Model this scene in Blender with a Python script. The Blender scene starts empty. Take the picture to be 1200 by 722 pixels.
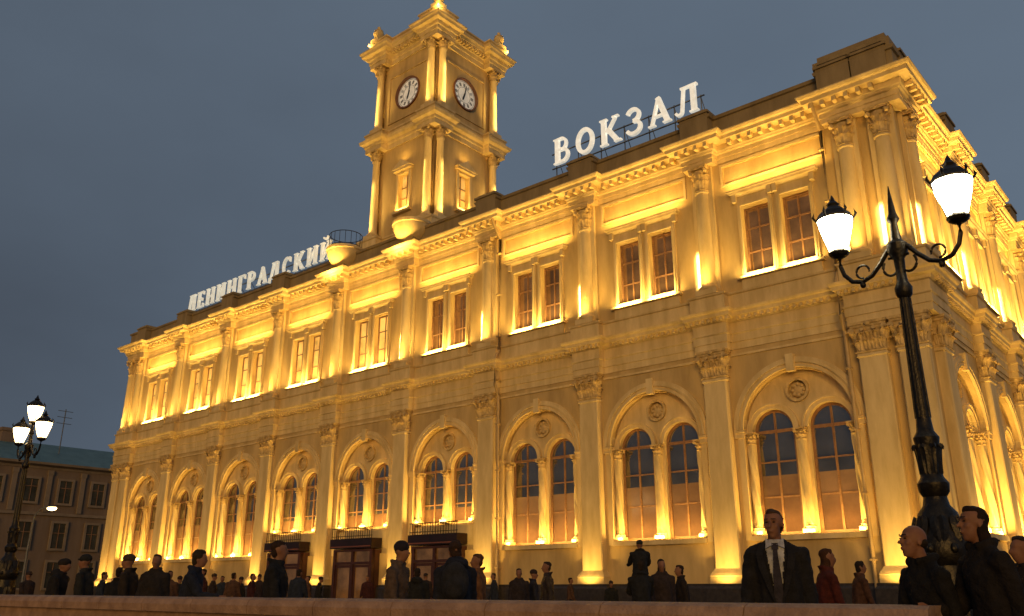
import bpy, bmesh, math, random
from mathutils import Vector, Matrix, noise
random.seed(7)
R=math.radians; PI=math.pi
scene=bpy.context.scene
COL=scene.collection
PENDING=[]
# ---------------------------------------------------------------- materials
def newmat(name):
    m=bpy.data.materials.new(name); m.use_nodes=True
    nt=m.node_tree; b=nt.nodes['Principled BSDF']; return m,nt,b
def surf(name,c1,c2,scale=3.0,rough=.7,bump=.1,metal=0.0,streak=False,bscale=30,emis=None,estr=0,spec=.5,elow=.35):
    m,nt,b=newmat(name); N=nt.nodes; Lk=nt.links
    tc=N.new('ShaderNodeTexCoord'); mp=N.new('ShaderNodeMapping')
    geo=N.new('ShaderNodeNewGeometry')
    Lk.new(geo.outputs['Position'] if (streak or emis) else tc.outputs['Object'],mp.inputs['Vector'])
    if streak: mp.inputs['Scale'].default_value=(1,1,.22)
    n=N.new('ShaderNodeTexNoise'); n.inputs['Scale'].default_value=scale; n.inputs['Detail'].default_value=8; n.inputs['Roughness'].default_value=.65
    Lk.new(mp.outputs[0],n.inputs['Vector'])
    r=N.new('ShaderNodeValToRGB'); r.color_ramp.elements[0].position=.35; r.color_ramp.elements[1].position=.68
    r.color_ramp.elements[0].color=(*c1,1); r.color_ramp.elements[1].color=(*c2,1)
    Lk.new(n.outputs['Fac'],r.inputs['Fac']); Lk.new(r.outputs['Color'],b.inputs['Base Color'])
    n2=N.new('ShaderNodeTexNoise'); n2.inputs['Scale'].default_value=bscale; n2.inputs['Detail'].default_value=6
    Lk.new(tc.outputs['Object'],n2.inputs['Vector'])
    bp=N.new('ShaderNodeBump'); bp.inputs['Strength'].default_value=bump; bp.inputs['Distance'].default_value=.03
    Lk.new(n2.outputs['Fac'],bp.inputs['Height']); Lk.new(bp.outputs['Normal'],b.inputs['Normal'])
    b.inputs['Roughness'].default_value=rough; b.inputs['Metallic'].default_value=metal
    b.inputs['Specular IOR Level'].default_value=spec
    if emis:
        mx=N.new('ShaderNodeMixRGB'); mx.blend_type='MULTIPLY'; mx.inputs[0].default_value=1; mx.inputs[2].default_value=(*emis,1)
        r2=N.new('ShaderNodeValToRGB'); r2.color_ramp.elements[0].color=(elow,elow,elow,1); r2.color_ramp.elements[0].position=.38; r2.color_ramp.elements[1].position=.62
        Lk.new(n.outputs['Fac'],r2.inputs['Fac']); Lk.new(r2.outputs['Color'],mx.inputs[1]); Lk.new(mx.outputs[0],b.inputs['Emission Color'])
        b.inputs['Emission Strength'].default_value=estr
    return m
MT={}
MT['stucco']=surf('stucco',(.44,.30,.12),(.66,.47,.21),1.2,.8,.25,streak=True)
MT['trim']=surf('trim_plaster',(.55,.40,.18),(.78,.60,.31),1.8,.75,.25,streak=True)
MT['carved']=surf('carved_plaster',(.40,.27,.11),(.74,.54,.26),5,.7,.5,bscale=14)
MT['attic']=surf('attic_plaster_shaded',(.20,.145,.075),(.32,.24,.13),1.5,.85,.3,streak=True)  # plaster darkened in colour where the uplights do not reach
MT['granite']=surf('dark_granite',(.02,.017,.016),(.05,.04,.036),9,.35,.1)
MT['roof']=surf('roof_metal',(.06,.055,.05),(.11,.10,.09),2,.5,.1)
MT['wood']=surf('window_wood',(.20,.10,.045),(.32,.17,.08),6,.5,.15)
MT['door']=surf('door_wood',(.045,.016,.010),(.08,.028,.016),4,.4,.15)
MT['pane']=surf('window_glass',(.16,.15,.14),(.34,.31,.28),.5,.05,.04,metal=.85,bscale=1.2)
MT['pane2']=surf('upper_window_glass',(.13,.08,.05),(.28,.18,.11),.5,.07,.03,metal=.75,bscale=1.5,emis=(.6,.22,.05),estr=.2,elow=.3)  # dark glass; faint warm emission stands in for reflections
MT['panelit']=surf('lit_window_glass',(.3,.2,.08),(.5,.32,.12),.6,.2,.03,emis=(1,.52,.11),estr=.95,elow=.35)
MT['warm_reflection']=surf('window_warm_reflection',(.07,.035,.018),(.10,.055,.028),.22,.12,.03,emis=(.85,.36,.08),estr=.27,elow=.3,bscale=2)  # lower glass panel, warm reflection painted in as a glow
MT['iron']=surf('black_iron',(.012,.010,.009),(.035,.028,.02),14,.38,.3,metal=.6)
MT['pipe']=surf('painted_pipe',(.42,.29,.13),(.55,.38,.18),3,.5,.1)
MT['signboard']=surf('sign_board',(.015,.008,.007),(.03,.012,.010),4,.4,.05)
MT['redstrip']=surf('muted_strip',(.16,.05,.03),(.22,.08,.05),4,.4,.05)
MT['letter']=surf('letter_face',(.75,.72,.62),(.85,.82,.72),4,.4,.05,emis=(1,.95,.80),estr=.6,elow=.8)
MT['letterdim']=surf('dim_letter_face',(.65,.64,.56),(.75,.74,.66),4,.4,.05,emis=(1,.98,.82),estr=.45,elow=.8)
MT['clock']=surf('clock_dial',(.55,.50,.42),(.68,.62,.52),3,.4,.05,emis=(1,.87,.66),estr=.3,elow=.8)
MT['clockring']=surf('clock_ring',(.15,.06,.025),(.22,.10,.04),5,.5,.3)
MT['black']=surf('black_paint',(.01,.01,.01),(.02,.02,.02),4,.5,.05)
MT['asphalt']=surf('asphalt',(.035,.033,.032),(.065,.06,.058),1.3,.8,.4,bscale=60)
MT['paving']=surf('paving',(.10,.09,.08),(.17,.15,.13),2.3,.6,.4,bscale=25)
MT['wallstone']=surf('parapet_stone',(.24,.14,.09),(.42,.26,.17),5,.65,.5,bscale=40)
MT['far']=surf('far_stucco',(.15,.105,.075),(.21,.15,.11),.8,.85,.2,streak=True)
MT['farpale']=surf('far_trim',(.19,.145,.105),(.26,.20,.15),1,.85,.2)
MT['farroof']=surf('far_roof',(.06,.12,.13),(.10,.18,.19),1,.5,.1)
MT['grey']=surf('grey_metal',(.12,.12,.12),(.2,.2,.2),6,.4,.1,metal=.5)
def emit(name,c,s):
    m,nt,b=newmat(name)
    n=nt.nodes.new('ShaderNodeTexNoise'); n.inputs['Scale'].default_value=8
    r=nt.nodes.new('ShaderNodeValToRGB'); r.color_ramp.elements[0].color=(c[0]*.7,c[1]*.7,c[2]*.65,1); r.color_ramp.elements[1].color=(*c,1)
    nt.links.new(n.outputs['Fac'],r.inputs['Fac']); nt.links.new(r.outputs['Color'],b.inputs['Emission Color'])
    b.inputs['Base Color'].default_value=(*c,1); b.inputs['Emission Strength'].default_value=s; return m
MT['lantern']=emit('lantern_glass',(1,.85,.55),30)
MT['lantern2']=emit('far_lantern_glass',(1,.70,.32),14)
CLOTH={}
def cloth(c,rough=.85):
    k=tuple(c)
    if k not in CLOTH: CLOTH[k]=surf('cloth',tuple(x*.6 for x in c),tuple(min(1,x*1.3) for x in c),12,rough,.5,bscale=70,spec=.2)
    return CLOTH[k]
SKIN=surf('skin',(.17,.075,.045),(.24,.115,.07),9,.6,.08,bscale=60,spec=.25)
# ---------------------------------------------------------------- helpers
def evalmesh(o):
    dg=bpy.context.evaluated_depsgraph_get(); me=bpy.data.meshes.new_from_object(o.evaluated_get(dg)); return me
def arch(cx,z0,zs,rad,n=20):
    p=[(cx-rad,z0)]
    for i in range(n+1):
        a=PI-PI*i/n; p.append((cx+rad*math.cos(a),zs+rad*math.sin(a)))
    p.append((cx+rad,z0)); return p
def rect(x0,x1,z0,z1): return [(x0,z0),(x1,z0),(x1,z1),(x0,z1)]
def circ(cx,cz,r,n=28): return [(cx+r*math.cos(2*PI*i/n),cz+r*math.sin(2*PI*i/n)) for i in range(n)]
def halfring(cx,z,ro,ri,n=24):
    a=[(cx+ro*math.cos(PI-PI*i/n),z+ro*math.sin(PI-PI*i/n)) for i in range(n+1)]
    b=[(cx+ri*math.cos(PI*i/n),z+ri*math.sin(PI*i/n)) for i in range(n+1)]
    return a+b
class B:
    def __init__(s): s.bm=bmesh.new()
    def box(s,x0,x1,y0,y1,z0,z1):
        v=[s.bm.verts.new(p) for p in [(x0,y0,z0),(x1,y0,z0),(x1,y1,z0),(x0,y1,z0),(x0,y0,z1),(x1,y0,z1),(x1,y1,z1),(x0,y1,z1)]]
        for f in [(0,3,2,1),(4,5,6,7),(0,1,5,4),(1,2,6,5),(2,3,7,6),(3,0,4,7)]: s.bm.faces.new([v[i] for i in f])
        return s
    def rings(s,rs,cap0=True,cap1=True):
        vs=[[s.bm.verts.new(p) for p in r] for r in rs]
        n=len(rs[0])
        for a,b in zip(vs,vs[1:]):
            for i in range(n):
                j=(i+1)%n; s.bm.faces.new([a[i],a[j],b[j],b[i]])
        if cap0: s.bm.faces.new(vs[0][::-1])
        if cap1: s.bm.faces.new(vs[-1])
        return s
    def lathe(s,cx,cy,prof,n=16,ph=0,sx=1,sy=1):
        return s.rings([[(cx+sx*max(r,.001)*math.cos(ph+2*PI*i/n),cy+sy*max(r,.001)*math.sin(ph+2*PI*i/n),z) for i in range(n)] for z,r in prof])
    def tube(s,pts,rad,n=8,flat=1.0):
        pts=[Vector(p) for p in pts]
        if not isinstance(rad,(list,tuple)): rad=[rad]*len(pts)
        rs=[]
        d0=(pts[1]-pts[0]).normalized(); ref=Vector((0,0,1)) if abs(d0.z)<.9 else Vector((0,1,0))
        for i,p in enumerate(pts):
            a=pts[max(i-1,0)]; b=pts[min(i+1,len(pts)-1)]; d=(b-a).normalized()
            u=d.cross(ref)
            if u.length<.05: u=d.cross(Vector((1,0,0)))
            u.normalize(); w=d.cross(u).normalized()
            rs.append([p+u*rad[i]*math.cos(2*PI*k/n)+w*rad[i]*flat*math.sin(2*PI*k/n) for k in range(n)])
        return s.rings(rs)
    def cap(s,p,q,r1,r2,n=10):
        p=Vector(p); q=Vector(q); d=(q-p)
        if d.length<1e-5: return s
        d.normalize(); pts=[]; rr=[]
        for a in (0.1,.5,.85): pts.append(p-d*r1*math.cos(a*PI/2)); rr.append(r1*math.sin(a*PI/2))
        pts+= [p,q]; rr+=[r1,r2]
        for a in (.85,.5,.1): pts.append(q+d*r2*math.cos(a*PI/2)); rr.append(r2*math.sin(a*PI/2))
        return s.tube(pts,rr,n)
    def ell(s,c,r,n=12,rot=None):
        M=Matrix.Translation(Vector(c))@(rot.to_4x4() if rot else Matrix())@Matrix.Diagonal((*r,1))
        bmesh.ops.create_uvsphere(s.bm,u_segments=n,v_segments=max(6,n//2+2),radius=1,matrix=M); return s
    def poly(s,pts,y0,y1):
        return s.rings([[(x,y0,z) for x,z in pts],[(x,y1,z) for x,z in pts]])
    def frame(s,x0,x1,z0,z1,a,y0,y1):
        for q in ((x0,x0+a,z0,z1),(x1-a,x1,z0,z1),(x0+a,x1-a,z0,z0+a),(x0+a,x1-a,z1-a,z1)): s.box(q[0],q[1],y0,y1,q[2],q[3])
        return s
    def plate(s,outs,y0,y1):
        cu=bpy.data.curves.new('t','CURVE'); cu.dimensions='2D'; cu.fill_mode='BOTH'; cu.extrude=(y1-y0)/2
        for o in outs:
            sp=cu.splines.new('POLY'); sp.points.add(len(o)-1); sp.use_cyclic_u=True
            for i,(x,z) in enumerate(o): sp.points[i].co=(x,z,0,1)
        ob=bpy.data.objects.new('t',cu); COL.objects.link(ob); me=evalmesh(ob); bpy.data.objects.remove(ob); bpy.data.curves.remove(cu)
        me.transform(Matrix.Translation((0,(y0+y1)/2,0))@Matrix.Rotation(PI/2,4,'X'))
        s.bm.from_mesh(me); bpy.data.meshes.remove(me); return s
    def mesh(s,name,mat,smooth=False,fix=True):
        me=bpy.data.meshes.new(name)
        if fix: bmesh.ops.recalc_face_normals(s.bm,faces=s.bm.faces)
        s.bm.to_mesh(me); s.bm.free(); me.materials.append(mat)
        if smooth:
            me.polygons.foreach_set('use_smooth',[True]*len(me.polygons))
            try: me.set_sharp_from_angle(angle=R(38))
            except Exception: pass
        return me
    def obj(s,name,mat,parent=None,smooth=False,loc=(0,0,0),rz=0,fix=True):
        return put(name,s.mesh(name,mat,smooth,fix),parent,loc,rz)
def put(name,me,parent=None,loc=(0,0,0),rz=0):
    o=bpy.data.objects.new(name,me); PENDING.append(o); o.location=loc; o.rotation_euler=(0,0,rz)
    if parent: o.parent=parent
    return o
def thing(name,label,cat,loc=(0,0,0),rz=0,group=None):
    o=bpy.data.objects.new(name,None); PENDING.append(o); o.location=loc; o.rotation_euler=(0,0,rz); tag(o,label,cat,group); return o
def tag(o,label,cat,group=None):
    o['label']=label; o['category']=cat
    if group: o['group']=group
LC=(1,.60,.13)
def area(loc,d,sx,sy,power,col=LC,spread=PI,xd=(1,0,0)):
    l=bpy.data.lights.new('facade_light','AREA'); l.shape='RECTANGLE'; l.size=sx; l.size_y=sy; l.energy=power; l.color=col; l.spread=spread
    o=bpy.data.objects.new('facade_light',l); PENDING.append(o)
    z=-Vector(d).normalized(); x=Vector(xd); x=(x-z*x.dot(z)).normalized(); y=z.cross(x)
    M=Matrix((x,y,z)).transposed().to_4x4(); M.translation=Vector(loc); o.matrix_world=M; return o
# ---------------------------------------------------------------- carved leaf / capitals
def leaf(b,base,out,w,h,curl):
    out=Vector(out).normalized(); side=Vector((-out.y,out.x,0)); base=Vector(base); rows=[]
    for i in range(7):
        t=i/6; ww=w*.5*(.75+.5*math.sin(PI*t*.8))*(1 if t<.8 else .75-.9*(t-.8))
        o=curl*(t**2.2); z=h*(t if t<.85 else .85-(t-.85)*.8)
        if t>.99: o*=1.12
        rows.append([base+out*(o-.02*w)+side*(-ww)+Vector((0,0,z)),base+out*(o+.16*w)+side*(-ww*.45)+Vector((0,0,z+.02)),base+out*(o+.05*w)+Vector((0,0,z)),base+out*(o+.16*w)+side*(ww*.45)+Vector((0,0,z+.02)),base+out*(o-.02*w)+side*ww+Vector((0,0,z))])
    vs=[[b.bm.verts.new(p) for p in r] for r in rows]
    for a,c in zip(vs,vs[1:]):
        for i in range(4): b.bm.faces.new([a[i],a[i+1],c[i+1],c[i]])
def flat_capital(w,h,dep):
    b=B(); k=w/2
    rr=[(0,k,dep),(h*.06,k+.04,dep+.04),(h*.1,k*.98,dep),(h*.55,k*.98,dep),(h*.82,k*1.12,dep*1.25),(h*.84,k*1.2,dep*1.35),(h*.9,k*1.22,dep*1.4),(h*.92,k*1.3,dep*1.5),(h,k*1.32,dep*1.55)]
    b.rings([[(-x,-y,z),(x,-y,z),(x,.05,z),(-x,.05,z)] for z,x,y in rr])
    for i in range(4): leaf(b,(-k+w*(i+.5)/4,-dep,h*.1),(0,-1,0),w/4.2,h*.38,.14)
    for i in range(3): leaf(b,(-k+w*(i+1)/4,-dep,h*.3),(0,-1,0),w/3.8,h*.42,.2)
    for sx in (-1,1):
        leaf(b,(sx*k,-dep,h*.35),(sx,-1,0),w/3.5,h*.45,.25)
        for q in (.35,.75): leaf(b,(sx*k,-dep*q,h*.1),(sx,0,0),dep*.4,h*.4,.13)
        b.tube([(sx*k*1.12,-dep*1.35-.07,h*.74),(sx*k*1.12,-dep*1.1,h*.74)],.1,10)
        b.tube([(sx*k*.4,-dep*1.25-.07,h*.76),(sx*k*.4,-dep*1.0,h*.76)],.06,10)
    b.ell((0,-dep*1.5,h*.93),(.1,.06,.08),8)
    return b
def round_capital(r,h):
    b=B()
    b.lathe(0,0,[(0,r),(h*.04,r*1.18),(h*.09,r*1.0),(h*.55,r*1.02),(h*.82,r*1.3)],18)
    q=r*1.5
    b.box(-q,q,-q,q,h*.86,h*.93); b.box(-q*1.08,q*1.08,-q*1.08,q*1.08,h*.93,h)
    for i in range(8):
        a=2*PI*i/8; leaf(b,(r*math.cos(a),r*math.sin(a),h*.08),(math.cos(a),math.sin(a),0),r*.8,h*.4,r*.42)
        a+=PI/8; leaf(b,(r*math.cos(a),r*math.sin(a),h*.28),(math.cos(a),math.sin(a),0),r*.8,h*.45,r*.6)
    for i in range(4):
        a=PI/4+i*PI/2; c=Vector((math.cos(a),math.sin(a),0))*r*1.75; d=Vector((-math.sin(a),math.cos(a),0))*r*.25
        b.tube([c-d+Vector((0,0,h*.76)),c+d+Vector((0,0,h*.76))],r*.33,10)
    return b
# ---------------------------------------------------------------- ground
gb=B(); gb.box(-900,900,-900,900,-.5,-.004); g=gb.obj('ground',MT['asphalt']); g['kind']='structure'
gb=B(); gb.box(-56,12,-5.5,.2,-.1,.12); g=gb.obj('pavement',MT['paving']); g['kind']='structure'
# ---------------------------------------------------------------- station
P=5.62; XR=.66; XL=-1-9*P-1.7; YB=25.1
XK=[-1-P*k for k in range(10)]; YK=[.95+P*j for j in range(5)]
st=thing('station_building','long two storey yellow railway station with arched windows, lit up at dusk','station',(0,0,0))
def plan(p,e,hw=.62):
    q=[(XL-p,YB+p),(XL-p,-(p+e)),(XK[9]+hw+p,-(p+e)),(XK[9]+hw+p,-p)]
    for k in range(8,0,-1):
        x=XK[k]; q+=[(x-hw-p,-p),(x-hw-p,-(p+e)),(x+hw+p,-(p+e)),(x+hw+p,-p)]
    q+=[(XK[0]-hw-p,-p),(XK[0]-hw-p,-(p+e)),(XR+p+e,-(p+e)),(XR+p+e,YK[0]+hw+p),(XR+p,YK[0]+hw+p)]
    for j in range(1,4):
        y=YK[j]; q+=[(XR+p,y-hw-p),(XR+p+e,y-hw-p),(XR+p+e,y+hw+p),(XR+p,y+hw+p)]
    q+=[(XR+p,YK[4]-hw-p),(XR+p+e,YK[4]-hw-p),(XR+p+e,YB+p)]
    return q
def band(name,prof,mat,e=.34,hw=.62):
    b=B(); b.rings([[(x,y,z) for x,y in plan(p,e,hw)] for z,p in prof]); return b.obj(name,mat,st)
band('plinth',[(0,.16),(1.2,.16),(1.28,.1),(1.36,.1)],MT['granite'],e=.36)
band('middle_cornice',[(9.45,.03),(9.72,.03),(9.72,.06),(10.0,.06),(10.04,.1),(10.08,.1),(10.1,.05),(10.45,.05),(10.5,.12),(10.58,.15),(10.64,.3),(10.76,.32),(10.8,.38),(10.87,.41),(10.89,.41),(10.95,.09),(11.5,.09),(11.53,.14),(11.6,.16),(11.64,.02)],MT['trim'])
band('top_cornice',[(16.95,.03),(17.15,.03),(17.15,.06),(17.32,.06),(17.36,.12),(17.42,.14),(17.46,.18),(17.66,.2),(17.7,.5),(17.84,.52),(17.88,.6),(17.96,.65),(18.0,.65),(18.06,.08)],MT['trim'])
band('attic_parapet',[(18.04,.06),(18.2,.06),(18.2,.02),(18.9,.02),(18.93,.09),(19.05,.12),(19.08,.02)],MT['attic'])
b=B()
def mods(b,z0,z1,p,l,w,step):
    n=int((XR-XL)/step)
    for i in range(n):
        x=XL+.2+i*step; e=.34 if any(abs(x-k)<.65+.2 for k in XK) or x>-1.5 or x<XK[9] else 0
        if e==0 and any(abs(x-k)<1.05 for k in XK): continue
        b.box(x-w/2,x+w/2,-(p+l+e),-(p+e)+.05,z0,z1)
    for i in range(int(YB/step)):
        y=.0+i*step; e=.34 if any(abs(y-k)<.85 for k in YK) or y<1 else 0
        if e==0 and any(abs(y-k)<1.05 for k in YK): continue
        b.box(XR+p+e-.05,XR+p+l+e,y-w/2,y+w/2,z0,z1)
mods(b,17.5,17.68,.18,.26,.14,.42); o=b.obj('modillion_row',MT['trim'],st); o['kind']='stuff'
b=B(); mods(b,10.5,10.62,.12,.14,.1,.24); o=b.obj('dentil_row',MT['trim'],st); o['kind']='stuff'
b=B(); b.box(-1.0,XR,-.0,.5,1.3,17); b.box(XL,XK[9],0,.5,1.3,17); b.box(XR-.5,XR-.002,.502,YK[0],1.3,17); b.box(XR-.5,XR,YK[4],YB,1.3,17)
b.box(XL,XL+.4,.5,YB,0,17); b.box(XL+.4,XR,YB-.4,YB,0,17); b.obj('end_wall',MT['stucco'],st)
b=B(); b.box(XL+.3,XR-.3,.7,YB-.5,18.8,19.14); b.obj('roof',MT['roof'],st)
H=P/2
def m_wall():
    b=B()
    b.plate([rect(-H,H,1.3,17.0),arch(0,2.8,6.45,1.95,32),rect(-1.32,-.22,12.2,14.9),rect(.22,1.32,12.2,14.9),rect(-1.95,1.95,16.02,16.78)],0,.5)
    b.box(-2.1,2.1,.11,.3,15.9,16.9)
    return b.mesh('wall',MT['stucco'])
def m_tymp(zb):
    b=B()
    b.plate([arch(0,zb-.1,6.45,2.0,32),arch(-1.0,zb+.02,6.42,.74,24),arch(1.0,zb+.02,6.42,.74,24),circ(0,7.72,.36)],.3,.62)
    b.box(-.34,.34,.42,.52,7.3,8.2)
    if zb>3: b.box(-1.93,1.93,.12,.5,2.75,zb-.12)
    return b.mesh('window_recess',MT['trim'])
me_wall=m_wall(); me_ty=m_tymp(2.9); me_ty2=m_tymp(4.0)
b=B(); b.plate([halfring(0,6.5,2.3,1.96,40)],-.08,.02); b.plate([halfring(0,6.5,2.18,2.1,40)],-.13,-.07); b.plate([halfring(0,6.5,2.02,1.94,40)],-.11,.3)
for s in (-1,1):
    b.box(min(s*1.94,s*2.3),max(s*1.94,s*2.3),-.09,.3,6.22,6.5); b.box(min(s*1.93,s*2.25),max(s*1.93,s*2.25),-.13,.3,6.4,6.47)
    b.box(min(s*1.97,s*2.2),max(s*1.97,s*2.2),-.05,.02,2.75,6.22)
b.box(-.14,.14,-.2,0,8.3,8.9)
me_arch=b.mesh('archivolt',MT['trim'])
b=B()
for c in (-1,1): b.plate([halfring(c,6.42,.9,.74,24)],.2,.34); b.plate([halfring(c,6.42,.94,.88,24)],.16,.3)
me_sa=b.mesh('small_archivolt',MT['trim'])
b=B(); b.plate([circ(0,7.72,.42),circ(0,7.72,.33)],.2,.36); b.ell((0,.43,7.72),(.29,.12,.29),16)
for i in range(8): b.ell((.2*math.cos(i*PI/4),.33,7.72+.2*math.sin(i*PI/4)),(.07,.05,.07),8)
me_med=b.mesh('medallion',MT['carved'],True)
def m_colon(zb):
    b=B(); r=.14
    b.box(-.2,.2,-.2,.2,zb,zb+.16); b.lathe(0,0,[(zb+.16,.19),(zb+.24,.2),(zb+.28,.15),(zb+.34,.15)],16)
    rs=[]; n=24; m=60
    for j in range(m+1):
        z=zb+.34+(5.98-zb-.34)*j/m; rs.append([((r+.022*math.cos(4*(2*PI*i/n)+z*5))*math.cos(2*PI*i/n),(r+.022*math.cos(4*(2*PI*i/n)+z*5))*math.sin(2*PI*i/n),z) for i in range(n)])
    b.rings(rs)
    return b.mesh('colonnette',MT['trim'],True)
me_col=m_colon(2.9); me_col2=m_colon(4.0)
b=round_capital(.14,.4); me_ccap=b.mesh('capital',MT['carved'])
def bars(b,x0,x1,z0,z1,y0,y1,nv,zs,t=.05):
    for i in range(nv):
        x=x0+(x1-x0)*(i+1)/(nv+1); b.box(x-t/2,x+t/2,y0,y1,z0,z1)
    for z in zs: b.box(x0,x1,y0+.006,y1+.006,z-t/2,z+t/2)
def m_awin(zb):
    b=B(); b.plate([arch(0,zb,6.42,.735,24),arch(0,zb+.09,6.42,.645,24)],.42,.54)
    bars(b,-.66,.66,zb+.05,7.07,.44,.51,1,[],.07)
    b.box(-.66,.66,.42,.53,6.36,6.46)
    zz=[zb+(6.4-zb)*f for f in (.36,.7)]
    bars(b,-.66,.66,zb,7,.45,.5,0,zz,.05)
    return b.mesh('arched_window',MT['wood'])
me_aw=m_awin(2.92); me_aw2=m_awin(4.02)
def m_apane(z0):
    b=B(); b.plate([arch(0,z0,6.42,.70,20)],.475,.49); return b.mesh('pane',MT['pane'])
me_ap=m_apane(4.9); me_ap2=m_apane(4.7)
b=B(); b.box(-.7,.7,.478,.492,2.95,4.9); me_bl=b.mesh('warm_reflection',MT['warm_reflection'])
b=B(); b.box(-.7,.7,.478,.492,4.05,4.7); me_bl2=b.mesh('warm_reflection',MT['warm_reflection'])
b=B(); b.frame(-.55,.55,12.2,14.9,.07,.24,.34); bars(b,-.48,.48,12.25,14.85,.25,.32,1,[13.1,14.05],.055)
me_uw=b.mesh('window',MT['wood'])
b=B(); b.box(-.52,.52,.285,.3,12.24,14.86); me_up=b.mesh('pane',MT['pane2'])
b=B(); b.box(-.52,.52,.285,.3,12.24,14.86); me_upl=b.mesh('pane',MT['panelit'])
b=B()
for c in (-.77,.77): b.frame(c-.69,c+.69,12.1,15.06,.13,-.07,.03); b.frame(c-.62,c+.62,12.15,14.98,.065,-.11,.1)
b.box(-1.55,1.55,-.05,.02,15.07,15.3)
me_sur=b.mesh('window_surround',MT['trim'])
b=B(); b.rings([[(-x,-y,z),(x,-y,z),(x,.02,z),(-x,.02,z)] for z,x,y in [(15.3,1.55,.08),(15.36,1.58,.12),(15.4,1.66,.24),(15.46,1.68,.26),(15.5,1.74,.32),(15.54,1.74,.32),(15.6,1.6,.05)]])
for x in (-1.5,-.1,.1,1.5): b.box(x-.08,x+.08,-.2,0,15.08,15.38)
me_hood=b.mesh('window_hood',MT['trim'])
b=B(); b.box(-1.62,1.62,-.2,.2,12.0,12.1); b.box(-1.5,1.5,-.1,.05,11.62,12.0)
me_usill=b.mesh('window_sill',MT['trim'])
b=B(); b.box(-1.96,1.96,-.14,.45,2.72,2.89); me_lsill=b.mesh('window_sill',MT['trim'])
b=B(); b.frame(-2.05,2.05,15.92,16.88,.1,-.04,.02); me_pf=b.mesh('frieze_panel',MT['trim'])
b=B(); b.plate([rect(-2.2,2.2,9.2,9.28)],-.05,.02); me_line=b.mesh('string_moulding',MT['trim'])
b=B(); b.box(-.62,.62,-.47,0,1.36,1.55); b.rings([[(-x,-y,z),(x,-y,z),(x,0,z),(-x,0,z)] for z,x,y in [(1.55,.6,.46),(1.62,.62,.47),(1.7,.58,.43),(1.78,.52,.38),(1.85,.48,.34)]])
b.rings([[(-x,-y,z),(-x+.04,-y-.04,z),(x-.04,-y-.04,z),(x,-y,z),(x,0,z),(-x,0,z)] for z,x,y in [(1.85,.48,.3),(8.3,.45,.27),(8.34,.5,.31),(8.42,.48,.3)]])
me_pl=b.mesh('pilaster',MT['trim'])
b=flat_capital(.94,1.04,.32); me_lcap=b.mesh('capital',MT['carved'])
b=B(); b.box(-.44,.44,-.14,0,11.62,16.95); b.box(-.44,.44,-.46,0,11.63,11.85); b.lathe(0,-.12,[(11.85,.38),(11.93,.4),(12.0,.34),(12.08,.29),(12.1,.29),(13.2,.29),(15.8,.25),(15.84,.29),(15.9,.28)],22); me_pu=b.mesh('upper_column',MT['trim'],True)
b=round_capital(.25,1.05); me_ucap=b.mesh('capital',MT['carved'])
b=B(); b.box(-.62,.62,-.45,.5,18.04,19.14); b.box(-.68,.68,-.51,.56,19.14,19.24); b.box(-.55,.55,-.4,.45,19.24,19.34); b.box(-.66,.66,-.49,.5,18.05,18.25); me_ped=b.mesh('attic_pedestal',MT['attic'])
def W(face,s,off=(0,0,0)):
    x,y,z=off
    if face=='F': return (s+x,y,z),0
    return (XR-y,s+x,z),PI/2
def D(face,v):
    return v if face=='F' else (-v[1],v[0],v[2])
def bay(face,s,k,door=False,litup=False,litlow=False,pw=1.0):
    def p(name,me,off=(0,0,0),par=None):
        l,r=W(face,s,off)
        return put(name,me,st,l,r)
    p('wall',me_wall); p('window_recess',me_ty2 if door else me_ty); p('archivolt',me_arch); p('small_archivolt',me_sa); p('medallion',me_med)
    p('frieze_panel',me_pf); p('string_moulding',me_line)
    p('window_surround',me_sur); p('window_hood',me_hood); p('window_sill',me_usill)
    if not door: p('window_sill',me_lsill)
    mc=me_col2 if door else me_col
    for x in (-1.82,0,1.82):
        c=p('colonnette',mc,(x,.2,0)); put('capital',me_ccap,c,(0,0,5.98))
    for x in (-1,1):
        w=p('arched_window',me_aw2 if door else me_aw,(x,0,0))
        put('pane',me_ap2 if door else me_ap,w); put('warm_reflection',me_bl2 if door else me_bl,w)
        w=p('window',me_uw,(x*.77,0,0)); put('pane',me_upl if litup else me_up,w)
    def A(off,d,sx,sy,pw_,spread=PI,col=LC):
        l,_=W(face,s,off); area(l,D(face,d),sx,sy,pw_*pw,spread=spread,xd=D(face,(1,0,0)),col=col)
    A((0,-.4,15.68),(0,.3,1),3.6,.12,85)
    for x in (-.77,.77): A((x,-.30,12.06),(0,.42,1),1.2,.1,72,col=(1,.66,.18))
    zb=4.05 if door else 2.95
    A((0,-.06,zb),(0,.25,1),3.6,.1,230 if litlow else 175)
def pil(face,s,flip=1,pwr=1):
    def p(name,me,off=(0,0,0)):
        l,r=W(face,s,off); return put(name,me,st,l,r)
    c=p('pilaster',me_pl); put('capital',me_lcap,c,(0,0,8.42))
    c=p('upper_column',me_pu); put('capital',me_ucap,c,(0,-.12,15.9))
    l,_=W(face,s,(-.4,-.36,12.7)); area(l,D(face,(.1,1,.0)),1.4,.04,18*pwr,(1,.80,.32),R(85),(0,0,1))
    l,_=W(face,s,(0,-.85,11.8)); area(l,D(face,(0,.2,1)),.4,.1,34*pwr,LC,R(110),D(face,(1,0,0)))
    l,_=W(face,s,(0,-1.0,1.0)); area(l,D(face,(0,.17,1)),.5,.1,38*pwr,LC,R(100),D(face,(1,0,0)))
for k in range(9):
    s=(XK[k]+XK[k+1])/2; bay('F',s,k,door=k in(3,4,5),litup=k>=4,litlow=k>=6,pw=1+.05*k)
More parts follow.
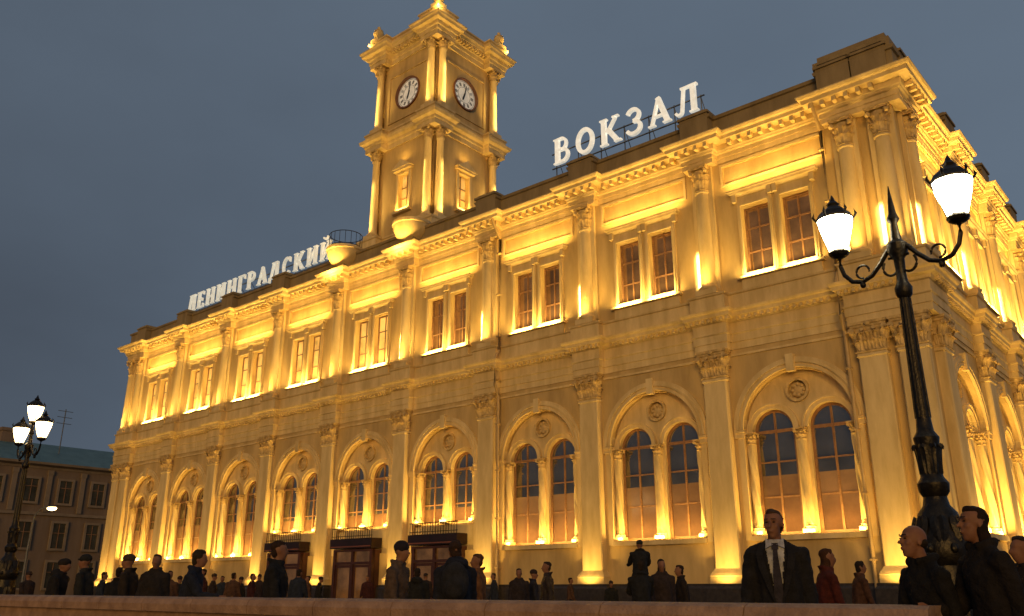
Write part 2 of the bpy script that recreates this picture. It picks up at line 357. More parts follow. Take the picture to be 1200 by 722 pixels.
for j in range(4): bay('R',(YK[j]+YK[j+1])/2,j,litup=j>0,litlow=True,pw=1.7)
for x in XK: pil('F',x)
pil('F',.25); pil('F',XL+.5)
for y in YK: pil('R',y,pwr=1.7)
for x in XK+[.2]: put('attic_pedestal',me_ped,st,(x,0,0))
for y in YK: put('attic_pedestal',me_ped,st,(XR,y,0),PI/2)
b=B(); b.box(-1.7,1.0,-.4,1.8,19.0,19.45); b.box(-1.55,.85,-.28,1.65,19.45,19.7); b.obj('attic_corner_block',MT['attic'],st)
def pipe(pts):
    b=B(); b.tube(pts,.065,10)
    for z in range(2,17,2):
        q=pts[1]; b.box(q[0]-.09,q[0]+.09,q[1]-.08,q[1]+.1,z,z+.06)
    b.obj('drainpipe',MT['pipe'],st,True)
for xx in (-1.78,-17.1): pipe([(xx,-.62,.3),(xx,-.3,.8),(xx,-.28,9.3),(xx,-.52,9.8),(xx,-.55,10.9),(xx,-.25,11.4),(xx,-.2,16.8),(xx,-.75,17.6),(xx,-.8,18.0)])
for k in (3,4,5):
    s=(XK[k]+XK[k+1])/2
    b=B(); b.plate([rect(-1.45,1.45,.12,3.0),rect(-1.28,-.08,.2,2.3),rect(.08,1.28,.2,2.3),rect(-1.28,-.08,2.42,2.9),rect(.08,1.28,2.42,2.9)],-.5,-.34); b.box(-1.44,1.44,-.3,.1,.12,2.98)
    d=b.obj('entrance_door',MT['door'],st,loc=(s,0,0))
    for q in (-.68,.68):
        b=B(); b.box(q-.62,q+.62,-.4,-.37,.22,2.92); b.obj('pane',MT['pane2'],d)
        b=B(); b.frame(q-.6,q+.6,.21,2.28,.12,-.45,-.41); b.obj('door_leaf',MT['door'],d)
    b=B(); b.box(-1.55,1.55,-.66,.0,3.05,3.5); sg=b.obj('entrance_sign',MT['signboard'],st,loc=(s,0,0))
    b=B(); b.box(-1.5,1.5,-.68,-.655,3.1,3.15); b.obj('lower_stripe',MT['redstrip'],sg)
    b=B()
    for i in range(19): b.box(-1.5+i*.1645,-1.48+i*.1645,-.6,-.58,3.5,3.98)
    b.box(-1.52,1.52,-.61,-.57,3.98,4.02); b.box(-1.52,1.52,-.605,-.575,3.6,3.63); b.obj('railing',MT['iron'],sg)
for i,x in enumerate((XK[4]+.1,XK[5]+.2)):
    yb=-.1
    b=B(); b.lathe(x,yb,[(18.1,.12),(18.3,.4),(18.5,.66),(18.7,.84),(18.95,.96),(19.2,1.0),(19.25,1.06),(19.4,1.06)],28); bl=b.obj('round_balcony',MT['trim'],st,True)
    zt=19.4
    if i==1:
        b=B()
        for k in range(18):
            a=2*PI*k/18; b.tube([(x+.92*math.cos(a),yb+.92*math.sin(a),zt),(x+.92*math.cos(a),yb+.92*math.sin(a),zt+.85)],.014,6)
        for z in (zt+.1,zt+.85):
            b.tube([(x+.92*math.cos(2*PI*k/24),yb+.92*math.sin(2*PI*k/24),z) for k in range(25)],.022,6)
        b.obj('railing',MT['iron'],bl)
    area((x,-1.5,17.2),(0,.3,1),.8,.2,95,spread=R(120))
# ---------------------------------------------------------------- tower
TX,TY=-27.5,5.35
tw=thing('clock_tower','square clock tower with two lit clock dials rising above the station roof','tower',(TX,TY,0))
def sq(h,e,w):
    q=[]; c=[(-1,-1),(1,-1),(1,1),(-1,1)]
    for i,(sx,sy) in enumerate(c):
        A=(sx*(h+e),sy*(h+e))
        if i==0: q+=[(-h,-h+w),(-h-e,-h+w),A,(-h+w,-h-e),(-h+w,-h)]
        if i==1: q+=[(h-w,-h),(h-w,-h-e),A,(h+e,-h+w),(h,-h+w)]
        if i==2: q+=[(h,h-w),(h+e,h-w),A,(h-w,h+e),(h-w,h)]
        if i==3: q+=[(-h+w,h),(-h+w,h+e),A,(-h-e,h-w),(-h,h-w)]
    return q
UZ=.4
def tband(name,prof,mat,h=2.6,e=.5,w=1.0):
    b=B(); b.rings([[(x,y,z) for x,y in sq(h+p,e,w+2*p)] for z,p in prof]); return b.obj(name,mat,tw)
tband('tower_base',[(18.0,.3),(20.2,.3),(20.25,.38),(20.35,.38),(20.4,.1),(20.9,.1),(20.95,.16),(21.05,.16),(21.1,.0)],MT['trim'])
tband('lower_tower_cornice',[(27.0,.0),(27.3,.0),(27.35,.06),(27.5,.08),(27.6,.26),(27.72,.3),(27.78,.32),(27.82,.04),(28.15,.04),(28.2,.1),(28.3,.1),(28.32,.0)],MT['trim'])
tband('upper_tower_cornice',[(z+UZ,p) for z,p in [(32.7,.0),(33.0,.0),(33.03,.06),(33.25,.08),(33.3,.16),(33.5,.2),(33.55,.42),(33.72,.46),(33.8,.54),(33.88,.54),(33.95,.08),(34.5,.08),(34.55,.16),(34.65,.16),(34.7,0)]],MT['trim'])
CZ0=30.5; CS=.87
b=B()
for sg in range(4):
    M=Matrix.Rotation(sg*PI/2,4,'Z'); q=B()
    q.plate([rect(-2.5,2.5,21,27.1),rect(-.45,.45,22.6,24.9)],-2.5,-2.1); q.plate([rect(-2.5,2.5,28.25,33.2),circ(0,CZ0,1.04,40)],-2.5,-2.1); q.box(-1.4,1.4,-2.3,-2.2,28.8,32.2)
    q.frame(-1.75,1.75,28.8,32.2,.1,-2.56,-2.49)
    me=q.mesh('t',MT['stucco']); me.transform(M); b.bm.from_mesh(me)
b.box(-2.05,2.05,-2.05,2.05,21,33.3)
b.obj('tower_wall',MT['stucco'],tw)
b=B()
for i in range(50):
    t=-3.2+i*.13
    for sg in range(4):
        c,s=math.cos(sg*PI/2),math.sin(sg*PI/2)
        y=-2.6-.2
        if abs(t)<2.3 and i%2==0:
            pts=[(t-.06,y-.2),(t+.06,y+.1)]
            xs=[c*p[0]-s*p[1] for p in pts]; ys=[s*p[0]+c*p[1] for p in pts]
            b.box(min(xs),max(xs),min(ys),max(ys),33.32+UZ,33.52+UZ)
b.obj('dentil_row',MT['trim'],tw)['kind']='stuff'
b=B(); b.box(-.4,.4,-.4,.4,21.06,21.3); b.lathe(0,0,[(21.3,.33),(21.4,.35),(21.5,.28),(21.6,.25),(26.2,.21),(26.25,.24),(26.3,.22)],18); me_t1=b.mesh('tower_column',MT['trim'],True)
b=B(); b.box(-.38,.38,-.38,.38,28.3,28.5); b.lathe(0,0,[(28.5,.33),(28.6,.34),(28.7,.27),(28.75,.25),(32.3,.21),(32.35,.24),(32.4,.22)],18); me_t2=b.mesh('tower_column',MT['trim'],True)
b=round_capital(.22,.72); me_tcap=b.mesh('capital',MT['carved'])
for sx in (-1,1):
    for sy in (-1,1):
        for (ox,oy) in ((2.3,2.8),(2.8,2.3)):
            for me,z in ((me_t1,26.3),(me_t2,32.4)):
                c=put('tower_column',me,tw,(sx*ox,sy*oy,0)); put('capital',me_tcap,c,(0,0,z))
def clockmesh():
    out={}
    def fin(b,name,mat):
        for v in b.bm.verts: v.co.x*=CS; v.co.z=CZ0+(v.co.z-CZ0)*CS
        out[name]=b.mesh(name,mat)
    b=B(); b.plate([circ(0,CZ0,1.25,48),circ(0,CZ0,1.13,48)],-2.6,-2.3); fin(b,'clock',MT['clockring'])
    b=B(); b.plate([circ(0,CZ0,1.15,48)],-2.42,-2.36); fin(b,'dial',MT['clock'])
    b=B(); b.plate([circ(0,CZ0,.62,40),circ(0,CZ0,.6,40)],-2.432,-2.42); b.plate([circ(0,CZ0,1.07,40),circ(0,CZ0,1.05,40)],-2.432,-2.42)
    for i in range(12):
        a=i*PI/6
        for o in ((-.06,.0,.06) if i%3 else (-.08,-.03,.03,.08)):
            d=Vector((math.sin(a),math.cos(a))); n=Vector((d.y,-d.x)); w=.012
            p0=d*.68+n*o; p1=d*.94+n*o
            b.poly([(p0.x-n.x*w,CZ0+p0.y-n.y*w),(p0.x+n.x*w,CZ0+p0.y+n.y*w),(p1.x+n.x*w,CZ0+p1.y+n.y*w),(p1.x-n.x*w,CZ0+p1.y-n.y*w)],-2.435,-2.42)
    fin(b,'numerals',MT['black'])
    for a,l,w,y,nm in ((R(200),.55,.06,-2.45,'hour_hand'),(R(12),.9,.04,-2.47,'minute_hand')):
        d=Vector((math.sin(a),math.cos(a))); n=Vector((d.y,-d.x)); b=B()
        pts=[-d*.2-n*w,-d*.2+n*w,d*l*.7+n*w*1.3,d*l,d*l*.7-n*w*1.3]
        b.poly([(p.x,CZ0+p.y) for p in pts],y-.01,y); fin(b,nm,MT['black'])
    return out
cm=clockmesh()
for i in range(4):
    f=put('clock',cm['clock'],tw,(0,0,0),i*PI/2)
    for n in ('dial','numerals','hour_hand','minute_hand'): put(n,cm[n],f)
b=B(); b.frame(-.62,.62,22.45,25.05,.16,-2.6,-2.4); b.box(-.75,.75,-2.75,-2.45,22.3,22.45); b.box(-.75,.75,-2.8,-2.45,25.06,25.2); b.poly([(-.85,25.2),(.85,25.2),(0,25.75)],-2.85,-2.45); b.box(-.8,.8,-2.7,-2.48,21.5,21.6); me_tw=b.mesh('tower_window',MT['trim'])
b=B(); b.box(-.5,.5,-2.2,-2.15,22.5,24.95); me_twp=b.mesh('pane',MT['panelit'])
b=B(); bars(b,-.45,.45,22.6,24.9,-2.26,-2.22,1,[23.4,24.1],.06); me_tws=b.mesh('sash',MT['wood'])
for i in range(4):
    w=put('tower_window',me_tw,tw,(0,0,0),i*PI/2); put('pane',me_twp,w); put('sash',me_tws,w)
b=B(); b.rings([[(x*h,y*h,z+UZ) for x,y in ((-1,-1),(1,-1),(1,1),(-1,1))] for z,h in ((34.7,2.7),(35.3,1.2),(35.5,.5),(35.9,.1))]); b.obj('tower_roof',MT['roof'],tw)
b=B(); b.box(-.35,.35,-.35,.35,34.68,35.0); b.lathe(0,0,[(35.0,.2),(35.1,.12),(35.25,.3),(35.5,.36),(35.65,.25),(35.7,.3),(35.8,.1),(36.0,.12),(36.1,.02)],14); me_urn=b.mesh('roof_urn',MT['trim'],True)
for sx in (-1,1):
    for sy in (-1,1):
        put('roof_urn',me_urn,tw,(sx*2.8,sy*2.8,UZ))
        area((TX+sx*3.35,TY+sy*3.35,34.9),(-sx*.5,-sy*.5,.7),.3,.3,30)
for d in ((0,-1),(1,0),(-1,0)):
    n=Vector((d[0],d[1],0)); t=Vector((-d[1],d[0],0)); dim=.55 if d==(0,-1) else 1.0
    for s in (-2.5,2.5):
        base=Vector((TX,TY,0))+n*3.5+t*s
        area(base+Vector((0,0,21.2)),Vector((0,0,1))-n*.12,.4,.12,60*dim,(1,.62,.15),R(100),t)
        area(base+Vector((0,0,28.4)),Vector((0,0,1))-n*.14,.4,.12,52*dim,(1,.62,.15),R(100),t)
        area(base-n*.2-t*.25*(1 if s>0 else -1)+Vector((0,0,23.2)),-n,3.2,.06,14*dim,(1,.74,.24),R(110),(0,0,1))
        area(base-n*.2-t*.25*(1 if s>0 else -1)+Vector((0,0,30.1)),-n,2.6,.06,11*dim,(1,.74,.24),R(110),(0,0,1))
    base=Vector((TX,TY,0))+n*2.75
    area(base+Vector((0,0,22.5)),Vector((0,0,1))-n*.2,.9,.15,55,xd=t)
    area(base+n*.2+Vector((0,0,25.8)),Vector((0,0,1))-n*.2,.5,.1,8,xd=t)
# ---------------------------------------------------------------- roof letters
TK=.17; TN=.085
def stem(x,w=TK): return [('l',[(x,0),(x,1)],w),('l',[(x-.15,.03),(x+.15,.03)],.055),('l',[(x-.15,.97),(x+.15,.97)],.055)]
def arcp(cx,cz,rx,rz,a0,a1,n=16): return [(cx+rx*math.cos(R(a0+(a1-a0)*i/n)),cz+rz*math.sin(R(a0+(a1-a0)*i/n))) for i in range(n+1)]
LT={
'Л':(.82,[('l',arcp(.1,.2,.12,.15,200,330,6)+[(.3,.95)],TN),('l',[(.2,.96),(.8,.96)],.07)]+stem(.64)),
'Е':(.7,stem(.16)+[('l',[(.16,.96),(.62,.96)],.07),('l',[(.16,.5),(.5,.5)],.07),('l',[(.16,.04),(.64,.04)],.07),('l',[(.61,.78),(.61,1)],.06),('l',[(.63,0),(.63,.24)],.06),('l',[(.5,.4),(.5,.6)],.05)]),
'Н':(.86,stem(.17)+stem(.69)+[('l',[(.17,.5),(.69,.5)],.08)]),
'И':(.86,stem(.17)+stem(.69)+[('l',[(.2,.12),(.66,.88)],TN)]),
'Й':(.86,stem(.17)+stem(.69)+[('l',[(.2,.12),(.66,.88)],TN),('l',arcp(.43,1.28,.16,.14,180,360,10),.06)]),
'Г':(.66,stem(.16)+[('l',[(.16,.96),(.62,.96)],.07),('l',[(.6,.74),(.6,1)],.06)]),
'Р':(.76,stem(.17)+[('l',[(.17,.96),(.4,.96)]+arcp(.4,.715,.22,.245,90,-90,12)+[(.17,.47)],.10)]),
'А':(.86,[('l',[(.12,.04),(.42,1)],TN),('l',[(.4,1),(.72,.04)],TK),('l',[(.22,.33),(.6,.33)],.07),('l',[(0,.03),(.26,.03)],.055),('l',[(.56,.03),(.86,.03)],.055)]),
'Д':(.9,[('l',[(.18,.16),(.34,.95)],TN),('l',[(.24,.96),(.72,.96)],.07),('l',[(.64,.14),(.64,1)],TK),('l',[(.02,.12),(.88,.12)],.08),('l',[(.06,-.12),(.06,.14)],.07),('l',[(.84,-.12),(.84,.14)],.07)]),
'С':(.78,[('l',arcp(.42,.5,.3,.45,45,315,24),.125),('l',[(.64,.7),(.64,.97)],.06)]),
'О':(.86,[('l',arcp(.42,.5,.31,.44,0,360,32),.135)]),
'К':(.86,stem(.17)+[('l',[(.25,.48),(.42,.6),(.66,.94)],TN),('l',[(.36,.55),(.72,.04)],TK),('l',[(.54,.97),(.8,.97)],.055),('l',[(.6,.03),(.88,.03)],.055)]),
'З':(.7,[('l',arcp(.32,.73,.23,.22,160,-90,16),.115),('l',arcp(.32,.27,.26,.23,90,-160,16),.125)]),
'В':(.78,stem(.17)+[('l',[(.17,.96),(.38,.96)]+arcp(.38,.74,.19,.22,90,-90,12)+[(.17,.525)],.09),('l',[(.3,.525),(.4,.525)]+arcp(.4,.285,.24,.24,90,-90,12)+[(.17,.045)],.11)]),
}
def ribbon(pts,w):
    pts=[Vector(p) for p in pts]; L=[];Rr=[]
    closed=(pts[0]-pts[-1]).length<1e-4 and len(pts)>8
    for i,p in enumerate(pts):
        a=pts[i-1] if i>0 else (pts[-2] if closed else p); c=pts[i+1] if i<len(pts)-1 else (pts[1] if closed else p)
        d=(c-a).normalized(); n=Vector((-d.y,d.x))*w/2; L.append(p+n); Rr.append(p-n)
    return L,Rr
def roofsign(text,x0,x1,z,y,h,label,mat,gap=.2):
    t=thing('roof_sign',label,'sign',((x0+x1)/2,y,19.1))
    tot=sum(LT[c][0]+gap for c in text)-gap; sx=(x1-x0)/tot; x=x0-(x0+x1)/2; z-=19.1
    b=B(); b.box(x-.2,(x1-x0)/2+.2,.18,.24,z-.1,z-.06); b.box(x-.2,(x1-x0)/2+.2,.18,.24,z+h*.5,z+h*.5+.04)
    n=int((x1-x0)/1.2)
    for i in range(n+1):
        q=x+i*(x1-x0)/n; b.box(q-.02,q+.02,.26,.3,0,z+h*.6); b.tube([(q,.3,z+h*.5),(q,1.1,0)],.02,6)
    b.obj('support_frame',MT['grey'],t)
    for c in text:
        w,strokes=LT[c]; b=B()
        for i,(_,pts,wd) in enumerate(strokes):
            L,Rr=ribbon([(px*sx,pz*h) for px,pz in pts],wd*min(h,sx)*1.0); y0=-.002*i
            for j in range(len(L)-1):
                q=[L[j],L[j+1],Rr[j+1],Rr[j]]
                b.rings([[(v.x,y0,v.y) for v in q],[(v.x,y0+.16,v.y) for v in q]])
        b.obj('letter',mat,t,loc=(x,0,z)); x+=(w+gap)*sx
roofsign('ВОКЗАЛ',-14.2,-6.65,19.85,.2,1.3,'white serif roof letters reading ВОКЗАЛ above the right half of the facade',MT['letter'])
roofsign('ЛЕНИНГРАДСКИЙ',-46.4,-30.5,19.42,.05,1.15,'white serif roof letters reading ЛЕНИНГРАДСКИЙ on the left half of the roof',MT['letterdim'],.2)
# ---------------------------------------------------------------- ground position helper
CX,CY,CZ=7.5,-28.0,1.2
def at(px,t):
    u=(px-610)/1000; h=1.0527
    return CX+t*(-.644*h+.765*u), CY+t*(.765*h+.644*u)
# ---------------------------------------------------------------- street lamps
b=B(); b.lathe(0,0,[(0,.44),(.28,.44),(.34,.36),(.5,.33),(1.45,.27),(1.52,.32),(1.66,.33),(1.8,.30),(1.92,.25),(2.05,.22),(2.14,.15),(2.24,.13),(2.3,.17),(2.4,.18),(2.47,.13),(2.57,.115),(2.85,.135),(2.95,.15),(3.03,.1),(3.2,.085),(4.75,.06),(4.8,.1),(4.9,.11),(4.98,.07),(5.1,.06),(5.3,.07),(5.38,.12),(5.5,.13),(5.56,.07),(5.8,.045),(5.86,.08),(5.95,.05),(6.35,.006)],18)
for i in range(8):
    a=i*PI/4; leaf(b,(.12*math.cos(a),.12*math.sin(a),2.5),(math.cos(a),math.sin(a),0),.1,.42,.05); leaf(b,(.27*math.cos(a),.27*math.sin(a),.4),(math.cos(a),math.sin(a),0),.22,1.0,.02); leaf(b,(.3*math.cos(a+.4),.3*math.sin(a+.4),1.7),(math.cos(a+.4),math.sin(a+.4),0),.16,.36,-.09)
    b.ell((.32*math.cos(a),.32*math.sin(a),1.64),(.05,.05,.06),8)
    b.tube([(.088*math.cos(a),.088*math.sin(a),3.2),(.064*math.cos(a),.064*math.sin(a),4.75)],.014,5)
me_pole=b.mesh('pole',MT['iron'],True)
def m_arm():
    b=B()
    ctrl=[(.05,5.5),(.14,5.44),(.25,5.3),(.38,5.17),(.52,5.12),(.66,5.16),(.76,5.28),(.8,5.42),(.8,5.56)]
    b.tube([(x,0,z) for x,z in ctrl],[.034,.034,.032,.03,.03,.03,.03,.03,.04],8)
    b.tube([(.12+.1*math.cos(R(a)),0,5.22+.12*math.sin(R(a))) for a in range(80,420,20)],.018,6)
    b.tube([(.5+.09*math.cos(R(a)),0,5.26+.09*math.sin(R(a))) for a in range(-90,200,20)],.016,6)
    b.ell((.52,0,5.08),(.04,.04,.05),8)
    return b.mesh('arm',MT['iron'],True)
me_arm=m_arm()
b=B(); b.lathe(0,0,[(5.54,.05),(5.58,.12),(5.62,.14),(5.65,.12)],12)
for i in range(6):
    a=i*PI/3+PI/6
    b.tube([(.12*math.cos(a),.12*math.sin(a),5.63),(.245*math.cos(a),.245*math.sin(a),6.12)],.008,5)
    b.tube([(.245*math.cos(a),.245*math.sin(a),6.12),(.285*math.cos(a),.285*math.sin(a),6.19),(.265*math.cos(a),.265*math.sin(a),6.26)],[.012,.02,.004],6)
b.lathe(0,0,[(6.11,.25),(6.14,.262),(6.18,.23),(6.23,.2),(6.3,.12),(6.33,.07),(6.36,.09),(6.4,.05),(6.5,.006)],6,PI/6)
me_lf=b.mesh('lantern',MT['iron'])
def mglass(m):
    b=B(); b.lathe(0,0,[(5.64,.115),(5.8,.165),(5.98,.215),(6.11,.238)],18); return b.mesh('glass',m,True)
me_lg=mglass(MT['lantern']); me_lg2=mglass(MT['lantern2'])
def lamp(x,y,rz,label,glass,n=2,top=False):
    t=thing('street_lamp',label,'street lamp',(x,y,0),rz)
    put('pole',me_pole,t)
    for i in range(n):
        a=2*PI*i/n; put('arm',me_arm,t,(0,0,0),a)
        l=put('lantern',me_lf,t,(.8*math.cos(a),.8*math.sin(a),0)); put('glass',glass,l)
    if top:
        l=put('lantern',me_lf,t,(0,0,.6)); put('glass',glass,l)
    return t
lamp(4.56,-16.8,R(-8),'ornate black iron lamp post with two glowing lanterns in front of the station corner',me_lg)
lamp(*at(1,25.4),R(182),'ornate black lamp post with glowing lanterns at the far left edge',me_lg2,2,True)
x,y=at(21,60)
t=thing('street_lamp','small distant modern street lamp in front of the brown building','street lamp',(x,y,0),R(40))
b=B(); b.tube([(0,0,0),(0,0,4),(.1,0,6.2),(.5,0,6.75),(1.0,0,6.85)],[.09,.08,.06,.05,.04],8); b.obj('pole',MT['grey'],t,True)
b=B(); b.ell((1.25,0,6.85),(.4,.18,.08),12); b.obj('lamp_head',MT['grey'],t,True)
b=B(); b.ell((1.27,0,6.74),(.36,.2,.16),12); b.obj('glass',MT['lantern2'],t,True)
# ---------------------------------------------------------------- parapet wall in front
t=thing('parapet_wall','low reddish stone parapet wall running along the bottom of the picture','wall',(5.85,-22.2,0))
b=B(); b.box(-60,-.05,.05,.4,0,.93); b.obj('wall_base',MT['wallstone'],t)
b=B()
x=0
while x>-60:
    b.rings([[(x-1.19,a,z),(x,a,z),(x,c,z),(x-1.19,c,z)] for z,a,c in ((.93,-.05,.5),(1.02,-.06,.51),(1.08,-.03,.48),(1.1,.02,.43))]); x-=1.2
b.obj('coping',MT['wallstone'],t)
# ---------------------------------------------------------------- far building at left
t=thing('far_building','brown three storey building with blue grey roof behind the left end of the station','building',(-76,0,0),PI/2)
b=B(); b.box(-22,26,.3,16,0,11.6); b.obj('wall',MT['far'],t)
b=B(); b.rings([[(-22-q,.3-q,z),(26+q,.3-q,z),(26+q,16+q,z),(-22-q,16+q,z)] for z,q in ((11.6,.05),(11.8,.1),(11.95,.5),(12.15,.55))]); b.box(-22.1,26.1,.15,.35,7.5,7.75); b.obj('cornice',MT['farpale'],t)
b=B(); b.rings([[(-22.4+q,0+q,z),(26.4-q,0+q,z),(26.4-q,16.4-q,z),(-22.4+q,16.4-q,z)] for z,q in ((12.15,0),(14.6,5.5))]); b.obj('roof',MT['farroof'],t)
for i in range(16):
    x=-21+i*3
    for z0,z1 in ((1.2,3.4),(4.6,6.8),(8.6,10.6)):
        b=B(); b.frame(x-.75,x+.75,z0-.15,z1+.25,.2,.12,.32); w=b.obj('window',MT['farpale'],t)
        lit=(i*7+int(z0))%9==0
        b=B(); b.box(x-.56,x+.56,.24,.295,z0-.02,z1+.06); b.obj('pane',MT['panelit'] if lit else MT['pane'],w)
        b=B(); bars(b,x-.55,x+.55,z0,z1,.18,.22,1,[z0+1.4],.05); b.obj('sash',MT['wood'],w)
    b=B(); b.box(x+1.3,x+1.7,.12,.33,7.8,11.5); b.box(x+1.25,x+1.75,.08,.33,11.1,11.5); b.obj('pilaster',MT['farpale'],t)
for x in (-10,2,14):
    b=B(); b.box(x-.6,x+.6,5,6.4,13,15.6); b.box(x-.7,x+.7,4.9,6.5,15.4,15.7); b.obj('chimney',MT['far'],t)
b=B(); b.tube([(6,3,13.3),(6,3,17.8)],.05,6)
for z in (16.4,17,17.6): b.tube([(5.3,3,z),(6.7,3,z)],.03,5)
b.obj('antenna',MT['grey'],t)
# ---------------------------------------------------------------- people
def bake(b,vox,name,mat,parent,smooth=2,fold=0,cut=None):
    me=bpy.data.meshes.new('t'); bmesh.ops.recalc_face_normals(b.bm,faces=b.bm.faces); b.bm.to_mesh(me); b.bm.free()
    o=bpy.data.objects.new('t',me); COL.objects.link(o)
    m=o.modifiers.new('r','REMESH'); m.mode='VOXEL'; m.voxel_size=vox
    m=o.modifiers.new('s','SMOOTH'); m.factor=.5; m.iterations=smooth
    me2=evalmesh(o); bpy.data.objects.remove(o); bpy.data.meshes.remove(me)
    if fold and vox<.025:
        for v in me2.vertices:
            q=v.co.copy(); v.co=q+v.normal*fold*(noise.noise(Vector((q.x*9,q.y*9,q.z*4)))+.5*noise.noise(q*22))
    if cut:
        bb=bmesh.new(); bb.from_mesh(me2); bmesh.ops.delete(bb,geom=[f for f in bb.faces if cut(f.calc_center_median())],context='FACES'); bb.to_mesh(me2); bb.free()
    me2.materials.clear(); me2.materials.append(mat); me2.polygons.foreach_set('use_smooth',[True]*len(me2.polygons)); me2.name=name
    return put(name,me2,parent)
def rstack(b,rs,n=16):
    b.rings([[(cx+rx*math.cos(2*PI*i/n),cy+ry*math.sin(2*PI*i/n),z) for i in range(n)] for z,cx,cy,rx,ry in rs])
def person(px,t,Ht,face,label,coat=(.015,.015,.018),legs=(.012,.012,.015),hair=(.02,.013,.01),stride=20,arms=((10,6,15),(-12,6,15)),hem=.82,hat=None,long_hair=False,bald=False,vox=None,suit=False,lean=0,hood=False,z0=0,pos=None,sit=False,width=1.0,group=None,headturn=0,brim=False,nod=0):
    if vox is None: vox=.02 if t<12.5 and not pos else .024
    x,y=pos or at(px,t)
    s=Ht/1.75
    root=thing('person',label,'person',(x,y,z0),face,group)
    root.scale=(s*width,s*width,s)
    hipz=.92
    J={}
    for sd,sw in ((-1,stride),(1,-stride*.8)):
        kb=max(0,-sw*.9)+6
        if sit: sw=80; kb=85
        hip=Vector((sd*.09,0,hipz)); f=R(sw); knee=hip+Vector((sd*.015,-math.sin(f),-math.cos(f)))*.44
        f2=R(sw-kb); ank=knee+Vector((0,-math.sin(f2),-math.cos(f2)))*.41; J[sd]=[hip,knee,ank,f2]
    dz=0 if sit else .08-min(J[-1][2].z,J[1][2].z)
    for sd in J:
        for i in range(3): J[sd][i].z+=dz
    def up(p):
        p=Vector(p); k=p.z-hipz; return Vector((p.x,p.y-math.sin(R(lean))*k,p.z+dz+(math.cos(R(lean))-1)*k))
    A={}
    for sd,(sw,out,bend) in ((-1,arms[0]),(1,arms[1])):
        sh=up((sd*.17,.0,1.41)); f=R(sw); o=R(out)
        el=sh+Vector((sd*math.sin(o),-math.sin(f)*math.cos(o),-math.cos(f)*math.cos(o)))*.29
        f2=R(sw+bend); wr=el+Vector((sd*math.sin(o)*.3-sd*(.25 if bend>60 else 0),-math.sin(f2),-math.cos(f2))).normalized()*.25
        A[sd]=(sh,el,wr)
    b=B()
    def rs(lst): rstack(b,[(up((0,0,z)).z,0,up((0,cy,z)).y,rx,ry) for z,cy,rx,ry in lst])
    rs([(.86,0,.12,.09),(.95,0,.15,.105),(1.08,0,.13,.09),(1.25,0,.15,.1),(1.36,0,.155,.09),(1.42,.0,.12,.075),(1.47,0,.07,.055)])
    hc=up((0,-.015,1.635)); b.cap(up((0,.01,1.44)),up((0,-.002,1.58)),.052,.048)
    RT=Matrix.Rotation(R(headturn),3,'Z')@Matrix.Rotation(R(nod),3,'X')
    def hd(x,y,z): return hc+RT@Vector((x*.92,y*.96,z))
    b.ell(hd(0,.012,.03),(.068,.087,.083),16,RT); b.ell(hd(0,-.022,-.035),(.050,.060,.078),14,RT); b.ell(hd(0,-.045,-.088),(.027,.028,.024),10,RT)
    b.cap(hd(0,-.085,.012),hd(0,-.108,-.022),.007,.012); b.ell(hd(0,-.085,-.056),(.021,.011,.008),8,RT)
    b.ell(hd(-.03,-.078,.030),(.022,.011,.006),8,RT); b.ell(hd(.03,-.078,.030),(.022,.011,.006),8,RT)
    b.ell(hd(-.036,-.058,-.018),(.02,.02,.02),8,RT); b.ell(hd(.036,-.058,-.018),(.02,.02,.02),8,RT)
    for sd in (-1,1): b.ell(hd(sd*.074,.01,-.005),(.010,.018,.028),8,RT)
    for sd in (-1,1):
        sh,el,wr=A[sd]; b.cap(sh,el,.045,.036,8); b.cap(el,wr,.034,.024,8)
        d=(wr-el).normalized(); side=Vector((sd,0,0)); nrm=d.cross(side).normalized(); side=nrm.cross(d).normalized()
        pc=wr+d*.045; fwd=nrm if nrm.y<0 else -nrm
        b.cap(wr+fwd*.015,pc+d*.035+fwd*.018,.02,.02,8); b.cap(wr-fwd*.012,pc+d*.035-fwd*.02,.02,.018,8)
        if vox<.014:
            for i in range(4):
                off=fwd*(.03-.02*i); L=(.07,.078,.073,.058)[i]; a0=pc+d*.04+off; a1=a0+d*L*.5-side*.006; a2=a1+d*L*.42-side*.025
                b.cap(a0,a1,.0095,.009,8); b.cap(a1,a2,.009,.007,8)
            a0=wr+d*.025+fwd*.03; a1=a0+d*.035+fwd*.022; b.cap(a0,a1,.012,.01,8); b.cap(a1,a1+d*.03-side*.004,.01,.008,8)
        else:
            b.cap(pc+d*.04,pc+d*.1-side*.02,.022,.012,8)
        h,k,a,f2=J[sd]; b.cap(h,k,.08,.05,10); b.cap(k,a,.047,.032,10); b.cap(a+Vector((0,.02,-.03)),a+Vector((0,-.13,-.045)),.03,.022,8)
    bake(b,.008 if vox<.014 else vox,'body',SKIN,root,3 if vox<.014 else 1)
    b=B(); b.ell((0,0,.93+dz),(.155,.115,.1),14)
    for sd in J:
        h,k,a,f2=J[sd]; b.cap(h,k,.098,.07,12); b.cap(k,a+Vector((0,0,.03)),.07,.058,12)
    bake(b,max(vox,.02),'trousers',cloth(legs),root,1,.012)
    for sd in J:
        h,k,a,f2=J[sd]; b=B(); b.cap(a+Vector((0,.035,-.035)),a+Vector((0,-.15,-.05)),.042,.034,10); b.cap(a,a+Vector((0,0,.05)),.045,.048); b.obj('shoe',cloth((.02,.015,.012),.4),root,True)
    b=B()
    hw=1.0 if hem>.75 else 1.14
